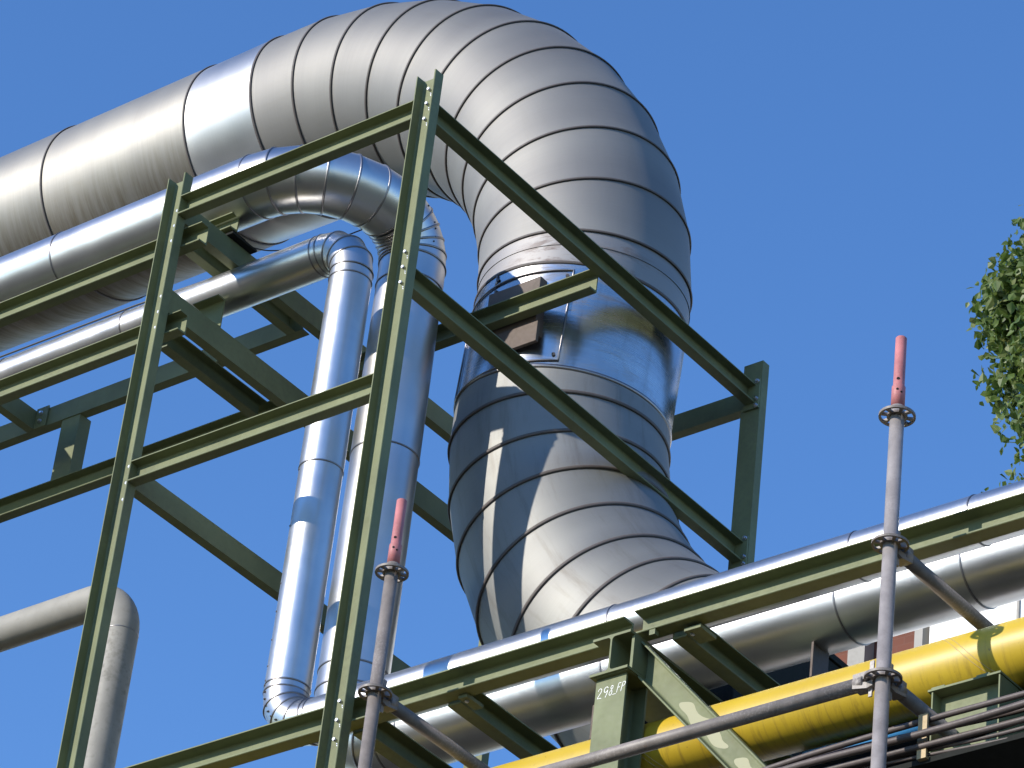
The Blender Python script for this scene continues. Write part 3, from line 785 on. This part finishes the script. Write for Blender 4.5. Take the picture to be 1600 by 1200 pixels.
# ================================================================ background buildings
BD = thing('brick_building', 'red brick building with concrete columns glimpsed between silver and yellow pipes', 'building', (-14.2, 22, -EYE))
MB().box(-15.4, -13.43, 20.12, 24, -EYE, 14.80).build('wall', M_BRICK, BD)
for x0, x1 in ((-14.488, -14.312), (-14.048, -13.90), (-13.47, -13.40), (-15.2, -14.99)):
    MB().box(x0, x1, 20.0, 20.12, -EYE, 14.85).build('column', M_CONC, BD)
MB().box(-15.45, -13.40, 19.9, 24.1, 14.85, 15.0).build('roof', M_CONC, BD)
WB = thing('white_building', 'white sheet clad building far behind at the right edge', 'building', (-11, 22, -EYE))
MB().box(-13.34, -8.5, 20.0, 25, -EYE, 14.9).build('wall', M_WALL, WB)
MB().box(-13.36, -8.4, 19.9, 25.1, 14.9, 15.0).build('roof', M_CONC, WB)
for x in (-12.6, -11.4, -10.2): MB().box(x, x + 0.02, 19.98, 20.0, -EYE, 14.9).build('panel_joint', M_CONC, WB)

# dark plant block behind, where the large pipe ends
PB = thing('plant_housing', 'dark steel housing behind the lower rack into which the huge pipe runs', 'housing', (-7.9, 10.7, 6.9))
MB().box(-8.18, -7.64, 10.14, 11.20, 6.95, 7.80, 0.006).build('body', M_BLACK, PB)
MB().box(-8.19, -7.63, 10.13, 11.21, 7.80, 7.83, 0.003).build('lid', M_BLACK, PB)

# ================================================================ tree
TC = Vector((-12.47, 20.98, 17.4))
def leafmat():
    m_, t, p = nodes('poplar_leaf')
    oi = N(t, 'ShaderNodeTexCoord'); a = noise(t, oi.outputs['Object'], 9, 3); b2 = noise(t, oi.outputs['Object'], 1.5, 2)
    c = ramp(t, a, [(0.3, (0.05, 0.095, 0.016)), (0.5, (0.115, 0.175, 0.035)), (0.75, (0.27, 0.29, 0.11))]).outputs[0]
    t.links.new(c, p.inputs['Base Color']); p.inputs['Roughness'].default_value = 0.45
    tr_ = N(t, 'ShaderNodeBsdfTranslucent'); t.links.new(c, tr_.inputs[0])
    ms = N(t, 'ShaderNodeMixShader'); ms.inputs[0].default_value = 0.4
    out = [n for n in t.nodes if n.type == 'OUTPUT_MATERIAL'][0]
    t.links.new(p.outputs[0], ms.inputs[1]); t.links.new(tr_.outputs[0], ms.inputs[2]); t.links.new(ms.outputs[0], out.inputs[0])
    return m_
M_LEAF = leafmat(); M_BARK = paint('bark', (0.14, 0.115, 0.09), 0.85, 0.4, 0, 5)
TREE = thing('poplar_tree', 'green leafy poplar crown at the right edge of the sky', 'tree', (TC.x, TC.y, -EYE))
trk = MB(); tx, ty = TC.x, TC.y
trk.tube([(tx, ty, -EYE), (tx - .03, ty, 4), (tx + .05, ty, 9), (tx, ty, 14), (tx - .02, ty, 17.2), (tx - .04, ty, 18.1)], [0.24, 0.2, 0.16, 0.1, 0.045, 0.012], 14)
clumps = []
rnd = random.Random(11)
for i in range(480):
    if i < 330: z = 16.9 + 1.32 * rnd.random()
    elif i < 372: z = 15.9 + 1.1 * rnd.random()
    else: z = 8.5 + 7.3 * rnd.random()
    if z > 17.7: prof = 0.86 * math.sqrt(max(0.1, 1 - ((z - 17.7) / 0.75) ** 2))
    elif z > 16.9: prof = 0.86
    elif z > 15.8: prof = 0.80
    else: prof = 0.95
    a = rnd.random() * 2 * PI; rr = prof * (0.25 + 0.75 * math.sqrt(rnd.random()))
    e = Vector((tx + rr * math.cos(a), ty + rr * math.sin(a), z)); s0 = Vector((tx, ty, z - 0.5 - rnd.random() * .5))
    trk.tube([s0, s0.lerp(e, .5) + Vector((0, 0, -.12)), e], [0.022, 0.012, 0.004], 5)
    clumps.append((e, 0.15 + 0.12 * rnd.random()))
trk.build('trunk', M_BARK, TREE)
lf = MB()
def leaf(p, s_):
    n = Vector((rnd.gauss(0, 1), rnd.gauss(0, 1), rnd.gauss(0, .6))).normalized()
    a = n.orthogonal().normalized(); a = Quaternion(n, rnd.random() * 6.28) @ a; b = n.cross(a)
    q = [(0, -.5), (.42, -.18), (.30, .22), (0, .62), (-.30, .22), (-.42, -.18)]
    pts = [p + (a * u + b * v) * s_ + n * (abs(u) * s_ * 0.25) for u, v in q]
    lf.poly([pts[0], pts[1], pts[2], pts[3]]); lf.poly([pts[0], pts[3], pts[4], pts[5]])
for (c, r) in clumps:
    for _ in range(int(95 * (r / 0.22) ** 1.6)):
        d = Vector((rnd.gauss(0, 1), rnd.gauss(0, 1), rnd.gauss(0, 1.1)))
        if d.length > 1.9: d *= 1.9 / d.length * rnd.random()
        d *= r * 0.5
        leaf(c + d * 1.2, 0.042 + 0.055 * rnd.random() ** 1.5)
lf.build('crown', M_LEAF, TREE)
